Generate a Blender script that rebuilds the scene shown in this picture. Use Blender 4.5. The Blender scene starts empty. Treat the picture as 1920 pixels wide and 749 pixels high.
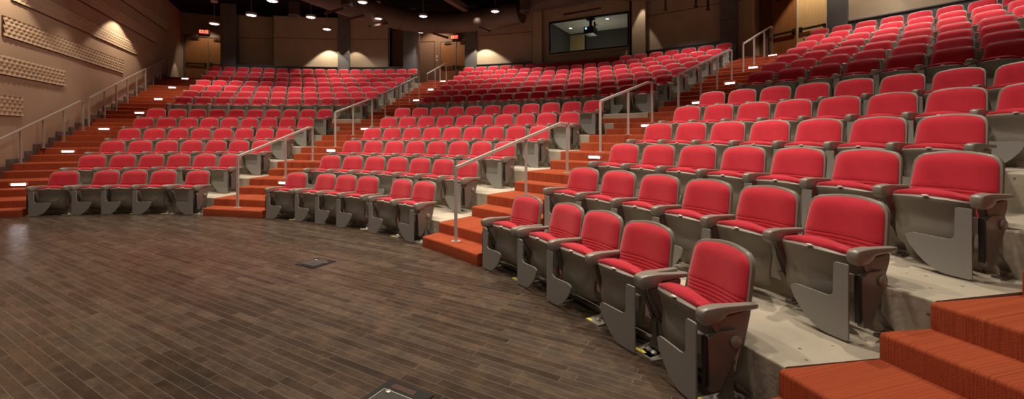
import bpy, bmesh, math, random
from math import sin, cos, pi, atan2, hypot, sqrt, radians
from mathutils import Vector, Matrix
random.seed(7)
scene = bpy.context.scene
COL = scene.collection

# ------------------------------------------------------------------ theatre layout (metres, stage floor z = 0)
CX, CY = -6.987, -0.600            # common centre of the curved rows
F_PX, HORIZON, CAM_H = 795.28, 253.4, 1.48
W0 = 0.5588
RR = [8.956, 9.871, 10.803, 11.749, 12.697, 13.641, 15.282, 16.214, 17.145, 18.068, 18.979, 19.872, 20.748]
TT = [0.0, 0.273, 0.561, 0.864, 1.174, 1.484, 1.99, 2.283, 2.578, 2.878, 3.178, 3.486, 3.814]
SEATS = {
 ('A', 1): [-0.1839, -0.103, -0.046, 0.0178, 0.0963], ('A', 2): (-0.1994, 0.5706, 6), ('A', 3): (-0.2185, 0.5642, 7),
 ('A', 4): (-0.2358, 0.5493, 8), ('A', 5): (-0.2504, 0.5424, 9), ('A', 6): (-0.2618, 0.5402, 10), ('A', 7): (-0.2615, 0.58, 11),
 ('A', 8): (-0.2724, 0.573, 12), ('A', 9): (-0.2817, 0.5648, 13), ('A', 10): (-0.2889, 0.5609, 14), ('A', 11): (-0.2971, 0.5573, 15),
 ('A', 12): (-0.3036, 0.5497, 16), ('A', 13): (-0.3121, 0.5492, 17),
 ('B', 1): [0.3467, 0.4259, 0.4813, 0.5402, 0.6327, 0.6914], ('B', 2): (0.3399, 0.574, 7), ('B', 3): (0.3182, 0.5751, 8),
 ('B', 4): (0.3045, 0.5777, 9), ('B', 5): (0.2916, 0.5843, 10), ('B', 6): (0.281, 0.584, 11), ('B', 7): (0.2832, 0.547, 14),
 ('B', 8): (0.2754, 0.5482, 15), ('B', 9): (0.2665, 0.5536, 16), ('B', 10): (0.2597, 0.5555, 17), ('B', 11): (0.2541, 0.5583, 18),
 ('B', 12): (0.2485, 0.559, 19), ('B', 13): (0.2442, 0.5906, 19),
 ('C', 1): [0.9296, 1.0049, 1.0603, 1.1198, 1.1959], ('C', 2): (0.9289, 0.563, 6), ('C', 3): (0.9187, 0.557, 7),
 ('C', 4): (0.9114, 0.5449, 8), ('C', 5): (0.9061, 0.5429, 9), ('C', 6): (0.9029, 0.5362, 9), ('C', 7): (0.9154, 0.5588, 9),
 ('C', 8): (0.9087, 0.559, 9), ('C', 9): (0.9051, 0.554, 9), ('C', 10): (0.8998, 0.5556, 9), ('C', 11): (0.8959, 0.5432, 9),
 ('C', 12): (0.8935, 0.5371, 9), ('C', 13): (0.8862, 0.5431, 9)}

def polar(phi, r, z=0.0):
    return Vector((CX + r * sin(phi), CY + r * cos(phi), z))
def lerp(x, pts):
    if x <= pts[0][0]: return pts[0][1]
    for (a, b), (c, d) in zip(pts, pts[1:]):
        if x <= c: return b + (d - b) * (x - a) / (c - a)
    return pts[-1][1]
# stair nosings (radius) and levels, two steps per row
NOS, LEV = {}, {}
for k in range(2, 7): NOS[2 * (k - 1)] = RR[k - 2] - .15; LEV[2 * (k - 1)] = TT[k - 1]
NOS[12] = RR[5] - .15; LEV[12] = (TT[5] + TT[6]) / 2
NOS[14] = RR[6] - .93; LEV[14] = TT[6]
for k in range(8, 14): NOS[2 * k] = RR[k - 2] - .15; LEV[2 * k] = TT[k - 1]
NOS[28] = RR[12] - .15; LEV[28] = 4.03
LEV[0] = 0
for j in range(1, 28, 2): NOS[j] = NOS[j + 1] - .31; LEV[j] = (LEV[j - 1] + LEV[j + 1]) / 2
NOS[1] = 8.5
def level_at(r):
    z = 0
    for j in range(1, 29):
        if r >= NOS[j]: z = LEV[j]
    return z
def wall_x(y): return -6.773 - .454 * y
WU = Vector((-.454, 1, 0)).normalized()           # along the left wall, away from the stage
WN = Vector((WU.y, -WU.x, 0))                     # out of the left wall into the room
def wall_pt(y, off=0, z=0): return Vector((wall_x(y), y, z)) + WN * off
def wall_phi(r, off=0):
    lo, hi = 0.0, 24.0
    for _ in range(40):
        m = (lo + hi) / 2; p = wall_pt(m, off)
        if hypot(p.x - CX, p.y - CY) < r: lo = m
        else: hi = m
    p = wall_pt(lo, off); return atan2(p.x - CX, p.y - CY)
def from_px(px, d): return (px - 960) / F_PX * d

# ------------------------------------------------------------------ materials
MATS = {}
def mat(name, color, rough=.5, metal=0.0, spec=.5, build=None, emit=None, estr=0.0):
    if name in MATS: return MATS[name]
    m = bpy.data.materials.new(name); m.use_nodes = True
    nt = m.node_tree; b = nt.nodes['Principled BSDF']
    b.inputs['Base Color'].default_value = (*color, 1); b.inputs['Roughness'].default_value = rough
    b.inputs['Metallic'].default_value = metal; b.inputs['Specular IOR Level'].default_value = spec
    if emit: b.inputs['Emission Color'].default_value = (*emit, 1); b.inputs['Emission Strength'].default_value = estr
    if build: build(nt, b)
    MATS[name] = m; return m
def nd(nt, t, **kw):
    n = nt.nodes.new(t)
    for k, v in kw.items():
        if k in n.inputs: n.inputs[k].default_value = v
        else: setattr(n, k, v)
    return n
def noise_mix(nt, b, c1, c2, scale=8, detail=4, lo=.35, hi=.65, coord='Object', bump=0, bscale=None, bdist=.01, stretch=None, rough=None):
    L = nt.links.new
    tc = nd(nt, 'ShaderNodeTexCoord'); src = tc.outputs[coord]
    if stretch:
        mp = nd(nt, 'ShaderNodeMapping'); mp.inputs['Scale'].default_value = stretch; L(src, mp.inputs['Vector']); src = mp.outputs[0]
    n = nd(nt, 'ShaderNodeTexNoise', Scale=scale, Detail=detail); L(src, n.inputs['Vector'])
    r = nd(nt, 'ShaderNodeValToRGB'); r.color_ramp.elements[0].position = lo; r.color_ramp.elements[1].position = hi
    r.color_ramp.elements[0].color = (*c1, 1); r.color_ramp.elements[1].color = (*c2, 1)
    L(n.outputs['Fac'], r.inputs[0]); L(r.outputs[0], b.inputs['Base Color'])
    if bump:
        n2 = nd(nt, 'ShaderNodeTexNoise', Scale=bscale or scale * 10, Detail=2); L(src, n2.inputs['Vector'])
        bp = nd(nt, 'ShaderNodeBump', Strength=bump, Distance=bdist); L(n2.outputs['Fac'], bp.inputs['Height']); L(bp.outputs[0], b.inputs['Normal'])
    return r

M_red = mat('red_seat_fabric', (.5, .02, .03), .85, spec=.15, build=lambda nt, b: noise_mix(nt, b, (.56, .022, .042), (.66, .032, .058), 6, 3, bump=.25, bscale=420, bdist=.002))
M_red.node_tree.nodes['Principled BSDF'].inputs['Sheen Weight'].default_value = .8
M_red.node_tree.nodes['Principled BSDF'].inputs['Sheen Tint'].default_value = (1, .42, .42, 1)
M_shell = mat('grey_seat_plastic', (.235, .208, .172), .42, build=lambda nt, b: noise_mix(nt, b, (.225, .198, .163), (.25, .222, .186), 5, 2, bump=.08, bscale=500, bdist=.001))
M_arm = mat('arm_plastic', (.29, .262, .226), .32)
M_tablet = mat('tablet_laminate', (.31, .302, .288), .36)
M_metal = mat('painted_steel', (.20, .18, .155), .38, metal=.25)
M_panel = mat('side_panel_metal', (.21, .185, .16), .3, metal=.2)
M_black = mat('black_plastic', (.012, .012, .013), .4)
M_plate = mat('floor_plate_metal', (.55, .54, .48), .35, metal=.5)
M_yellow = mat('yellow_sticker', (.75, .65, .03), .6)
M_white = mat('notch_highlight', (.7, .7, .68), .5)  # white that paints the highlight on the pan's notch
def b_concrete(nt, b):
    noise_mix(nt, b, (.36, .32, .25), (.56, .50, .40), 1.6, 6, .3, .7, bump=.35, bscale=22, bdist=.012)
    L = nt.links.new
    tc = nd(nt, 'ShaderNodeTexCoord'); v = nd(nt, 'ShaderNodeTexVoronoi', Scale=9.0); L(tc.outputs['Object'], v.inputs['Vector'])
    r = nd(nt, 'ShaderNodeValToRGB'); r.color_ramp.elements[0].position = .07; r.color_ramp.elements[1].position = .11
    r.color_ramp.elements[0].color = (.35, .35, .35, 1)
    L(v.outputs['Distance'], r.inputs[0])
    mx = nd(nt, 'ShaderNodeMix', data_type='RGBA', blend_type='MULTIPLY'); mx.inputs[0].default_value = 1
    src = b.inputs['Base Color'].links[0].from_socket
    L(src, mx.inputs[6]); L(r.outputs[0], mx.inputs[7]); L(mx.outputs[2], b.inputs['Base Color'])
M_conc = mat('cast_concrete', (.42, .37, .29), .75, spec=.3, build=b_concrete)
def b_carpet(nt, b):
    L = nt.links.new
    tc = nd(nt, 'ShaderNodeTexCoord')
    # pile lines run up the stair: stripes in the angle around the room's centre
    sp = nd(nt, 'ShaderNodeSeparateXYZ'); L(tc.outputs['Object'], sp.inputs[0])
    ax = nd(nt, 'ShaderNodeMath', operation='SUBTRACT'); ax.inputs[1].default_value = CX; L(sp.outputs['X'], ax.inputs[0])
    ay = nd(nt, 'ShaderNodeMath', operation='SUBTRACT'); ay.inputs[1].default_value = CY; L(sp.outputs['Y'], ay.inputs[0])
    at = nd(nt, 'ShaderNodeMath', operation='ARCTAN2'); L(ax.outputs[0], at.inputs[0]); L(ay.outputs[0], at.inputs[1])
    cm = nd(nt, 'ShaderNodeCombineXYZ')
    k = nd(nt, 'ShaderNodeMath', operation='MULTIPLY'); k.inputs[1].default_value = 1500; L(at.outputs[0], k.inputs[0])
    L(k.outputs[0], cm.inputs[0])
    z = nd(nt, 'ShaderNodeMath', operation='MULTIPLY'); z.inputs[1].default_value = 3; L(sp.outputs['Z'], z.inputs[0]); L(z.outputs[0], cm.inputs[2])
    n = nd(nt, 'ShaderNodeTexNoise', Scale=1.0, Detail=2); L(cm.outputs[0], n.inputs['Vector'])
    r = nd(nt, 'ShaderNodeValToRGB'); r.color_ramp.elements[0].position = .33; r.color_ramp.elements[1].position = .62
    r.color_ramp.elements[0].color = (.29, .052, .024, 1); r.color_ramp.elements[1].color = (.41, .090, .036, 1)
    L(n.outputs['Fac'], r.inputs[0]); L(r.outputs[0], b.inputs['Base Color'])
    n2 = nd(nt, 'ShaderNodeTexNoise', Scale=260.0, Detail=1); L(tc.outputs['Object'], n2.inputs['Vector'])
    bp = nd(nt, 'ShaderNodeBump', Strength=.5, Distance=.006); L(n2.outputs['Fac'], bp.inputs['Height']); L(bp.outputs[0], b.inputs['Normal'])
M_carpet = mat('orange_red_carpet', (.42, .07, .02), .95, spec=.1, build=b_carpet)
PLANK_DIR = atan2(.491, -.871)
def b_floor(nt, b):
    L = nt.links.new
    tc = nd(nt, 'ShaderNodeTexCoord')
    mp = nd(nt, 'ShaderNodeMapping'); mp.inputs['Rotation'].default_value = (0, 0, -PLANK_DIR); L(tc.outputs['Object'], mp.inputs['Vector'])
    br = nd(nt, 'ShaderNodeTexBrick', Scale=1.0)
    br.inputs['Color1'].default_value = (.2, .2, .2, 1); br.inputs['Color2'].default_value = (.8, .8, .8, 1)
    br.inputs['Mortar Size'].default_value = .0016; br.inputs['Mortar Smooth'].default_value = .1
    br.inputs['Brick Width'].default_value = .62; br.inputs['Row Height'].default_value = .0635; br.offset = .37; br.offset_frequency = 2; br.squash = 1.5; br.squash_frequency = 3
    L(mp.outputs[0], br.inputs['Vector'])
    # per plank tone
    cr = nd(nt, 'ShaderNodeValToRGB'); e = cr.color_ramp.elements
    e[0].position = .2; e[0].color = (.044, .033, .026, 1); e[1].position = .8; e[1].color = (.082, .066, .054, 1)
    x = e.new(.5); x.color = (.062, .045, .035, 1)
    L(br.outputs['Color'], cr.inputs[0])
    mp2 = nd(nt, 'ShaderNodeMapping'); mp2.inputs['Scale'].default_value = (2.5, 14, 1); L(mp.outputs[0], mp2.inputs['Vector'])
    n = nd(nt, 'ShaderNodeTexNoise', Scale=1.8, Detail=8, Roughness=.7); L(mp2.outputs[0], n.inputs['Vector'])
    n3 = nd(nt, 'ShaderNodeTexNoise', Scale=5.0, Detail=5, Roughness=.7); L(mp.outputs[0], n3.inputs['Vector'])
    r2 = nd(nt, 'ShaderNodeValToRGB'); r2.color_ramp.elements[0].position = .3; r2.color_ramp.elements[1].position = .72
    r2.color_ramp.elements[0].color = (.72, .72, .72, 1); r2.color_ramp.elements[1].color = (1.45, 1.35, 1.2, 1)
    L(n.outputs['Fac'], r2.inputs[0])
    r3 = nd(nt, 'ShaderNodeValToRGB'); r3.color_ramp.elements[0].position = .42; r3.color_ramp.elements[1].position = .75
    r3.color_ramp.elements[0].color = (.95, .95, .95, 1); r3.color_ramp.elements[1].color = (1.9, 1.65, 1.35, 1)
    L(n3.outputs['Fac'], r3.inputs[0])
    m1 = nd(nt, 'ShaderNodeMix', data_type='RGBA', blend_type='MULTIPLY', clamp_result=False); m1.inputs[0].default_value = 1
    L(cr.outputs[0], m1.inputs[6]); L(r2.outputs[0], m1.inputs[7])
    m3 = nd(nt, 'ShaderNodeMix', data_type='RGBA', blend_type='MULTIPLY', clamp_result=False); m3.inputs[0].default_value = .8
    L(m1.outputs[2], m3.inputs[6]); L(r3.outputs[0], m3.inputs[7])
    m2 = nd(nt, 'ShaderNodeMix', data_type='RGBA'); L(br.outputs['Fac'], m2.inputs[0]); L(m3.outputs[2], m2.inputs[6])
    m2.inputs[7].default_value = (.19, .16, .13, 1); L(m2.outputs[2], b.inputs['Base Color'])
    rr = nd(nt, 'ShaderNodeMapRange'); rr.inputs['To Min'].default_value = .19; rr.inputs['To Max'].default_value = .34
    L(n3.outputs['Fac'], rr.inputs['Value']); L(rr.outputs[0], b.inputs['Roughness'])
    bp = nd(nt, 'ShaderNodeBump', Strength=.25, Distance=.003); L(n.outputs['Fac'], bp.inputs['Height']); L(bp.outputs[0], b.inputs['Normal'])
M_floor = mat('dark_wood_planks', (.08, .06, .05), .35, build=b_floor)
M_wall = mat('tan_painted_wall', (.36, .25, .175), .8, spec=.2, build=lambda nt, b: noise_mix(nt, b, (.42, .305, .22), (.45, .33, .24), 1.2, 4, bump=.06, bscale=60, bdist=.004))
M_tan = mat('tan_fabric_panel', (.44, .345, .245), .85, spec=.2, build=lambda nt, b: noise_mix(nt, b, (.42, .33, .235), (.46, .36, .255), 2, 4, bump=.2, bscale=300, bdist=.002))
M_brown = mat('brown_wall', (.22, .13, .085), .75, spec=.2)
M_relief = mat('relief_panel', (.50, .38, .265), .8, spec=.2)
M_edge = mat('dark_panel_edge', (.07, .03, .02), .7)
M_grey = mat('charcoal_wall_panel', (.085, .082, .088), .55, build=lambda nt, b: noise_mix(nt, b, (.125, .12, .122), (.14, .134, .136), 3, 2))
M_dark = mat('black_ceiling', (.010, .008, .007), .9, spec=.1)
M_duct = mat('duct_paint', (.17, .115, .085), .6, build=lambda nt, b: noise_mix(nt, b, (.075, .05, .038), (.095, .065, .05), 2, 3))
M_rail = mat('painted_rail', (.58, .52, .48), .35, metal=.15)
M_rail2 = mat('wall_rail_steel', (.46, .41, .375), .35, metal=.2)
M_skirt = mat('grey_skirting', (.13, .12, .105), .6)
def b_wood(nt, b):
    noise_mix(nt, b, (.25, .098, .030), (.34, .150, .052), 1.5, 5, .3, .7, stretch=(14, 14, .8))
M_door = mat('maple_door_veneer', (.36, .17, .06), .4, build=b_wood)
M_maple = mat('pale_maple_panel', (.62, .42, .19), .45, build=lambda nt, b: noise_mix(nt, b, (.56, .38, .17), (.68, .47, .23), 2.5, 4, .3, .7, stretch=(9, 9, 1)))
M_frame = mat('door_frame_paint', (.16, .11, .08), .5)
M_jamb = mat('pale_door_frame', (.6, .52, .38), .5)
M_hard = mat('dark_bronze', (.05, .04, .035), .4, metal=.6)
M_emit = mat('lamp_lens', (1, 1, 1), .5, emit=(1, .93, .88), estr=9)
M_diff = mat('lamp_diffuser', (.8, .7, .65), .5, emit=(1, .82, .74), estr=.9)
M_step = mat('step_light_lens', (1, 1, 1), .5, emit=(.94, .92, 1), estr=6)
M_exit = mat('exit_red', (.12, .006, .004), .5, emit=(1, .02, .01), estr=.16)
M_exitl = mat('exit_letters', (1, .3, .15), .5, emit=(1, .06, .03), estr=8)
M_pend = mat('pendant_metal', (.45, .33, .28), .4, metal=.4)
M_booth_w = mat('booth_grey_wall', (.055, .05, .045), .8)
M_booth_c = mat('booth_ceiling_white', (.6, .57, .5), .8)
M_booth_d = mat('booth_door_tan', (.42, .31, .14), .6)
M_lens_blue = mat('projector_lens_glow', (.02, .05, .3), .1, emit=(.1, .35, 1), estr=5)
def glass():
    m = bpy.data.materials.new('booth_glass'); m.use_nodes = True; nt = m.node_tree
    nt.nodes.clear(); o = nt.nodes.new('ShaderNodeOutputMaterial')
    t = nt.nodes.new('ShaderNodeBsdfTransparent'); t.inputs[0].default_value = (.86, .88, .86, 1)
    g = nt.nodes.new('ShaderNodeBsdfGlossy'); g.inputs['Roughness'].default_value = .0
    f = nt.nodes.new('ShaderNodeFresnel'); f.inputs[0].default_value = 1.6
    x = nt.nodes.new('ShaderNodeMixShader'); nt.links.new(f.outputs[0], x.inputs[0]); nt.links.new(t.outputs[0], x.inputs[1]); nt.links.new(g.outputs[0], x.inputs[2])
    nt.links.new(x.outputs[0], o.inputs[0]); return m
M_glass = glass()

# ------------------------------------------------------------------ mesh helpers: everything is (verts, faces)
def mesh_of(name, geo, m, smooth=False, sharp=40):
    me = bpy.data.meshes.new(name); me.from_pydata([tuple(v) for v in geo[0]], [], geo[1]); me.update()
    bm = bmesh.new(); bm.from_mesh(me); bmesh.ops.recalc_face_normals(bm, faces=bm.faces[:])
    bm.to_mesh(me); bm.free()
    me.materials.append(m)
    if smooth:
        me.polygons.foreach_set('use_smooth', [True] * len(me.polygons))
        me.set_sharp_from_angle(angle=radians(sharp))
    return me
def obj(name, geo, m, parent=None, smooth=False, sharp=40, bevel=0, label=None):
    me = geo if isinstance(geo, bpy.types.Mesh) else mesh_of(name, geo, m, smooth, sharp)
    o = bpy.data.objects.new(name, me); COL.objects.link(o)
    if parent: o.parent = parent
    if bevel:
        md = o.modifiers.new('b', 'BEVEL'); md.width = bevel; md.segments = 2; md.limit_method = 'ANGLE'; md.angle_limit = radians(50)
    if label: o['label'] = label
    return o
def tag(o, label=None, cat=None, group=None, kind=None):
    if label: o['label'] = label
    if cat: o['category'] = cat
    if group: o['group'] = group
    if kind: o['kind'] = kind
    return o
def empty(name, loc, rz=0.0, label=None, cat=None, group=None):
    o = bpy.data.objects.new(name, None); COL.objects.link(o); o.location = loc; o.rotation_euler = (0, 0, rz)
    o.empty_display_size = .1
    return tag(o, label, cat, group)
def join(*gs):
    V, Fc = [], []
    for v, f in gs:
        n = len(V); V += list(v); Fc += [tuple(i + n for i in q) for q in f]
    return V, Fc
def xf(g, M): return [M @ Vector(v) for v in g[0]], g[1]
def mv(g, x=0, y=0, z=0): return [Vector(v) + Vector((x, y, z)) for v in g[0]], g[1]
def mirx(g): return [Vector((-v[0], v[1], v[2])) for v in g[0]], [tuple(reversed(f)) for f in g[1]]
def box(x0, x1, y0, y1, z0, z1):
    V = [(x, y, z) for z in (z0, z1) for x, y in ((x0, y0), (x1, y0), (x1, y1), (x0, y1))]
    return V, [(0, 3, 2, 1), (4, 5, 6, 7), (0, 1, 5, 4), (1, 2, 6, 5), (2, 3, 7, 6), (3, 0, 4, 7)]
def prism(poly, a, b, axis='x'):
    """polygon extruded between a and b along an axis; polygon coordinates are the two other axes in order"""
    def P(u, v, t): return {'x': (t, u, v), 'y': (u, t, v), 'z': (u, v, t)}[axis]
    n = len(poly); V = [P(u, v, a) for u, v in poly] + [P(u, v, b) for u, v in poly]
    return V, [tuple(range(n)), tuple(range(2 * n - 1, n - 1, -1))] + [(i, i + n, (i + 1) % n + n, (i + 1) % n) for i in range(n)]
def round_poly(poly, r, seg=3):
    out = []; n = len(poly)
    for i in range(n):
        p, a, c = Vector(poly[i]), Vector(poly[i - 1]), Vector(poly[(i + 1) % n])
        rr = r[i] if isinstance(r, (list, tuple)) else r
        d1, d2 = (a - p), (c - p); rr = min(rr, d1.length * .49, d2.length * .49)
        s, e = p + d1.normalized() * rr, p + d2.normalized() * rr
        for k in range(seg + 1):
            t = k / seg; out.append(tuple((s * (1 - t) ** 2 + p * 2 * t * (1 - t) + e * t * t)))
    return out
def ring_loft(rings, closed_ends=True):
    n = len(rings[0]); V = [v for r in rings for v in r]; Fc = []
    for i in range(len(rings) - 1):
        for k in range(n):
            a = i * n + k; b = i * n + (k + 1) % n
            Fc.append((a, b, b + n, a + n))
    if closed_ends: Fc += [tuple(range(n - 1, -1, -1)), tuple(range((len(rings) - 1) * n, len(rings) * n))]
    return V, Fc
def tube(pts, r, n=8, square=False):
    pts = [Vector(p) for p in pts]; rings = []
    for i, p in enumerate(pts):
        if i == 0: t = pts[1] - p
        elif i == len(pts) - 1: t = p - pts[i - 1]
        else: t = (pts[i + 1] - p).normalized() + (p - pts[i - 1]).normalized()
        t.normalize(); up = Vector((0, 0, 1)) if abs(t.z) < .95 else Vector((1, 0, 0))
        a = t.cross(up).normalized(); b = t.cross(a).normalized()
        rr = r if not isinstance(r, (list, tuple)) else r[i]
        if square: rings.append([p + a * rr * s + b * rr * c for s, c in ((1, 1), (-1, 1), (-1, -1), (1, -1))])
        else: rings.append([p + a * rr * cos(2 * pi * k / n) + b * rr * sin(2 * pi * k / n) for k in range(n)])
    return ring_loft(rings)
def lathe(prof, n=24):
    rings = [[Vector((r * cos(2 * pi * k / n), r * sin(2 * pi * k / n), z)) for k in range(n)] for r, z in prof]
    return ring_loft(rings)
def cylx(x0, x1, y, z, r, n=16, rb=None):
    pr = [(r * .9, x0), (r, x0 + (x1 - x0) * .25), (r, x1 - (x1 - x0) * .25), (r * .82, x1)]
    rings = [[Vector((x, y + q * cos(2 * pi * k / n), z + q * sin(2 * pi * k / n))) for k in range(n)] for q, x in pr]
    return ring_loft(rings)
def sector(pa, pb, r0, r1, z0, z1, n=None, nose=0.0):
    """solid between two angle functions of the radius; a small rounded nose on the inner top edge"""
    fa = pa if callable(pa) else (lambda r: pa); fb = pb if callable(pb) else (lambda r: pb)
    n = n or max(2, int(abs(fb(r0) - fa(r0)) * r0 / .45) + 1)
    prof = [(r0, z0), (r0, z1 - nose)]
    if nose: prof += [(r0 + nose * .12, z1 - nose * .5), (r0 + nose * .5, z1 - nose * .12), (r0 + nose, z1)]
    prof += [(r1, z1), (r1, z0)]
    rings = []
    for i in range(n + 1):
        t = i / n; rings.append([polar(fa(r) + (fb(r) - fa(r)) * t, r, z) for r, z in prof])
    return ring_loft(rings)
def slab(hw, z0, z1, yf, th, nu=12, nv=14, zt=None, ybk=None, edge=None):
    """a plate: outline half-width hw(z), top edge zt(u), front surface yf(x, z, u, v), thickness th"""
    V, Fc = [], []
    vs = [.5 - .5 * cos(pi * j / nv) for j in range(nv + 1)]
    us = [sin(pi / 2 * (2 * i / nu - 1)) for i in range(nu + 1)]
    for side in (0, 1):
        for v in vs:
            for u in us:
                zz = z0 + (z1 - z0) * v; x = u * hw(zz)
                z = zz - (zt(u) * v if zt else 0)
                V.append((x, yf(x, z, u, v) if side == 0 else ((ybk(x, z, u, v)) if ybk else yf(x, z, 0, .5) + th), z))
    N = (nu + 1) * (nv + 1); g = lambda i, j, s: s * N + j * (nu + 1) + i
    for j in range(nv):
        for i in range(nu):
            Fc.append((g(i, j, 0), g(i + 1, j, 0), g(i + 1, j + 1, 0), g(i, j + 1, 0)))
            Fc.append((g(i, j, 1), g(i, j + 1, 1), g(i + 1, j + 1, 1), g(i + 1, j, 1)))
        Fc.append((g(0, j, 0), g(0, j + 1, 0), g(0, j + 1, 1), g(0, j, 1)))
        Fc.append((g(nu, j, 0), g(nu, j, 1), g(nu, j + 1, 1), g(nu, j + 1, 0)))
    for i in range(nu):
        Fc.append((g(i, 0, 0), g(i, 0, 1), g(i + 1, 0, 1), g(i + 1, 0, 0)))
        Fc.append((g(i, nv, 0), g(i + 1, nv, 0), g(i + 1, nv, 1), g(i, nv, 1)))
    return V, Fc

# ------------------------------------------------------------------ the auditorium seat
# local frame: x to the viewer's right (seen from the stage), -y towards the stage, z up; y = 0 at the top of the back
def lean(z): return -.135 * (0.80 - z) / .68
def outline(w_low, w_mid, w_top, z0, z1, rt, rb=0.0):
    def hw(z):
        base = lerp(z, [(z0, w_low), (z0 + (z1 - z0) * .5, w_mid), (z1, w_top)])
        if z > z1 - rt: d = z - (z1 - rt); base -= rt - sqrt(max(rt * rt - d * d, 0))
        if rb and z < z0 + rb: d = (z0 + rb) - z; base -= rb - sqrt(max(rb * rb - d * d, 0))
        return base
    return hw
def g_back_shell():
    hw = outline(.232, .256, .238, .13, .802, .085)
    def yf(x, z, u, v):
        e = max(abs(u) ** 10, max(0, (v - .9) / .1) ** 3)
        return lean(z) - .035 * (x / .25) ** 2 + .010 * e
    return slab(hw, .13, .802, yf, .036, 14, 16, zt=lambda u: .016 * u * u)
RIBS = (.440, .464, .488, .512, .536)
def g_back_cushion():
    hw = outline(.226, .238, .221, .33, .788, .075, .02)
    def yf(x, z, u, v):
        e = max(abs(u), abs(2 * v - 1)); b = .034 * (1 - e ** 7)
        rib = 0
        if abs(u) < .985:
            for c in RIBS: rib += .0032 * math.exp(-((z - c) / .003) ** 2)
        return lean(z) - .035 * (x / .25) ** 2 - b + rib
    g = slab(hw, .33, .788, yf, .004, 12, 16, zt=lambda u: .016 * u * u)
    # denser rows over the stitched ribs
    V, Fc = [], []
    zs = [.33, .35, .38, .41] + [c + dz for c in RIBS for dz in (-.009, -.003, 0, .003, .009)] + [.57, .59, .62, .66, .70, .73, .75, .765, .775, .783, .787, .788]
    nu = 12; us = [sin(pi / 2 * (2 * i / nu - 1)) for i in range(nu + 1)]
    for s in (0, 1):
        for zz in zs:
            v = (zz - .33) / .458
            for u in us:
                x = u * hw(zz); z = zz - .016 * u * u * v
                V.append((x, yf(x, zz, u, v) if s == 0 else lean(zz) - .035 * (x / .25) ** 2 + .004, z))
    nv = len(zs) - 1; N = (nu + 1) * (nv + 1); q = lambda i, j, s: s * N + j * (nu + 1) + i
    for j in range(nv):
        for i in range(nu): Fc.append((q(i, j, 0), q(i + 1, j, 0), q(i + 1, j + 1, 0), q(i, j + 1, 0)))
        Fc.append((q(0, j, 0), q(0, j + 1, 0), q(0, j + 1, 1), q(0, j, 1))); Fc.append((q(nu, j, 0), q(nu, j, 1), q(nu, j + 1, 1), q(nu, j + 1, 0)))
    for i in range(nu):
        Fc.append((q(i, 0, 0), q(i, 0, 1), q(i + 1, 0, 1), q(i + 1, 0, 0))); Fc.append((q(i, nv, 0), q(i + 1, nv, 0), q(i + 1, nv, 1), q(i, nv, 1)))
    return V, Fc
def pan_front(z):      # tipped-up pan seen from the stage
    return lerp(z, [(.085, -.262), (.12, -.318), (.17, -.350), (.22, -.361), (.27, -.361), (.325, -.350), (.345, -.345), (.355, -.350), (.44, -.376), (.485, -.392), (.50, -.389)])
def g_pan():
    hw = outline(.196, .214, .226, .085, .50, .03, .085)
    def yf(x, z, u, v):
        e = max(abs(u) ** 9, max(0, (v - .94) / .06) ** 2)
        return pan_front(z) + .028 * (x / .22) ** 2 + .022 * e
    return slab(hw, .085, .50, yf, .07, 12, 18, zt=lambda u: .012 * u * u, ybk=lambda x, z, u, v: pan_front(z) + .085 - .02 * abs(u) ** 8)
def g_seat_cushion():
    hw = outline(.175, .200, .214, .14, .545, .05, .06)
    def yf(x, z, u, v):
        e = max(abs(u), abs(2 * v - 1)) ** 6
        return lerp(z, [(.14, -.285), (.3, -.30), (.45, -.335), (.5, -.368), (.525, -.370), (.545, -.350)]) + .02 * e
    return slab(hw, .14, .545, yf, .06, 12, 14, zt=lambda u: .026 * u * u, ybk=lambda x, z, u, v: -.225 - .045 * (max(abs(u), abs(2 * v - 1)) ** 5) - .03 * (v - .5))
def g_notch():  # notch at the pan's top edge, its highlight painted as a pale disc
    return mv(xf(lathe([(.004, -.005), (.020, -.004), (.022, .002), (.014, .006)], 14), Matrix.Scale(.55, 4, (0, 1, 0))), 0, -.386, .502)
def g_arm():
    st = [(-.060, .530, .024, .022), (-.07, .532, .030, .024), (-.16, .538, .036, .026), (-.27, .545, .046, .029), (-.30, .549, .070, .033),
          (-.34, .551, .092, .035), (-.40, .549, .098, .035), (-.425, .545, .090, .034), (-.440, .538, .066, .031), (-.446, .528, .04, .026)]
    rings = []
    for y, zt, h, hw in st:
        zc, hh = zt - h / 2, h / 2; r = []
        for k in range(12):
            a = 2 * pi * (k + .5) / 12; c, s = cos(a), sin(a)
            r.append(Vector((hw * math.copysign(abs(c) ** .45, c), y, zc + hh * math.copysign(abs(s) ** .45, s))))
        rings.append(r)
    return ring_loft(rings)
def g_support():       # slim cast bracket under a shared armrest
    a = prism(round_poly([(-.39, .47), (-.12, .50), (-.13, .44), (-.225, .26), (-.26, .215), (-.30, .24), (-.36, .36)], .02), -.014, .014)
    hub = cylx(-.024, .024, -.245, .235, .030, 14)
    rib = prism(round_poly([(-.385, .46), (-.355, .475), (-.22, .235), (-.255, .225)], .008), -.024, .024)
    return join(a, hub, rib)
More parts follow.
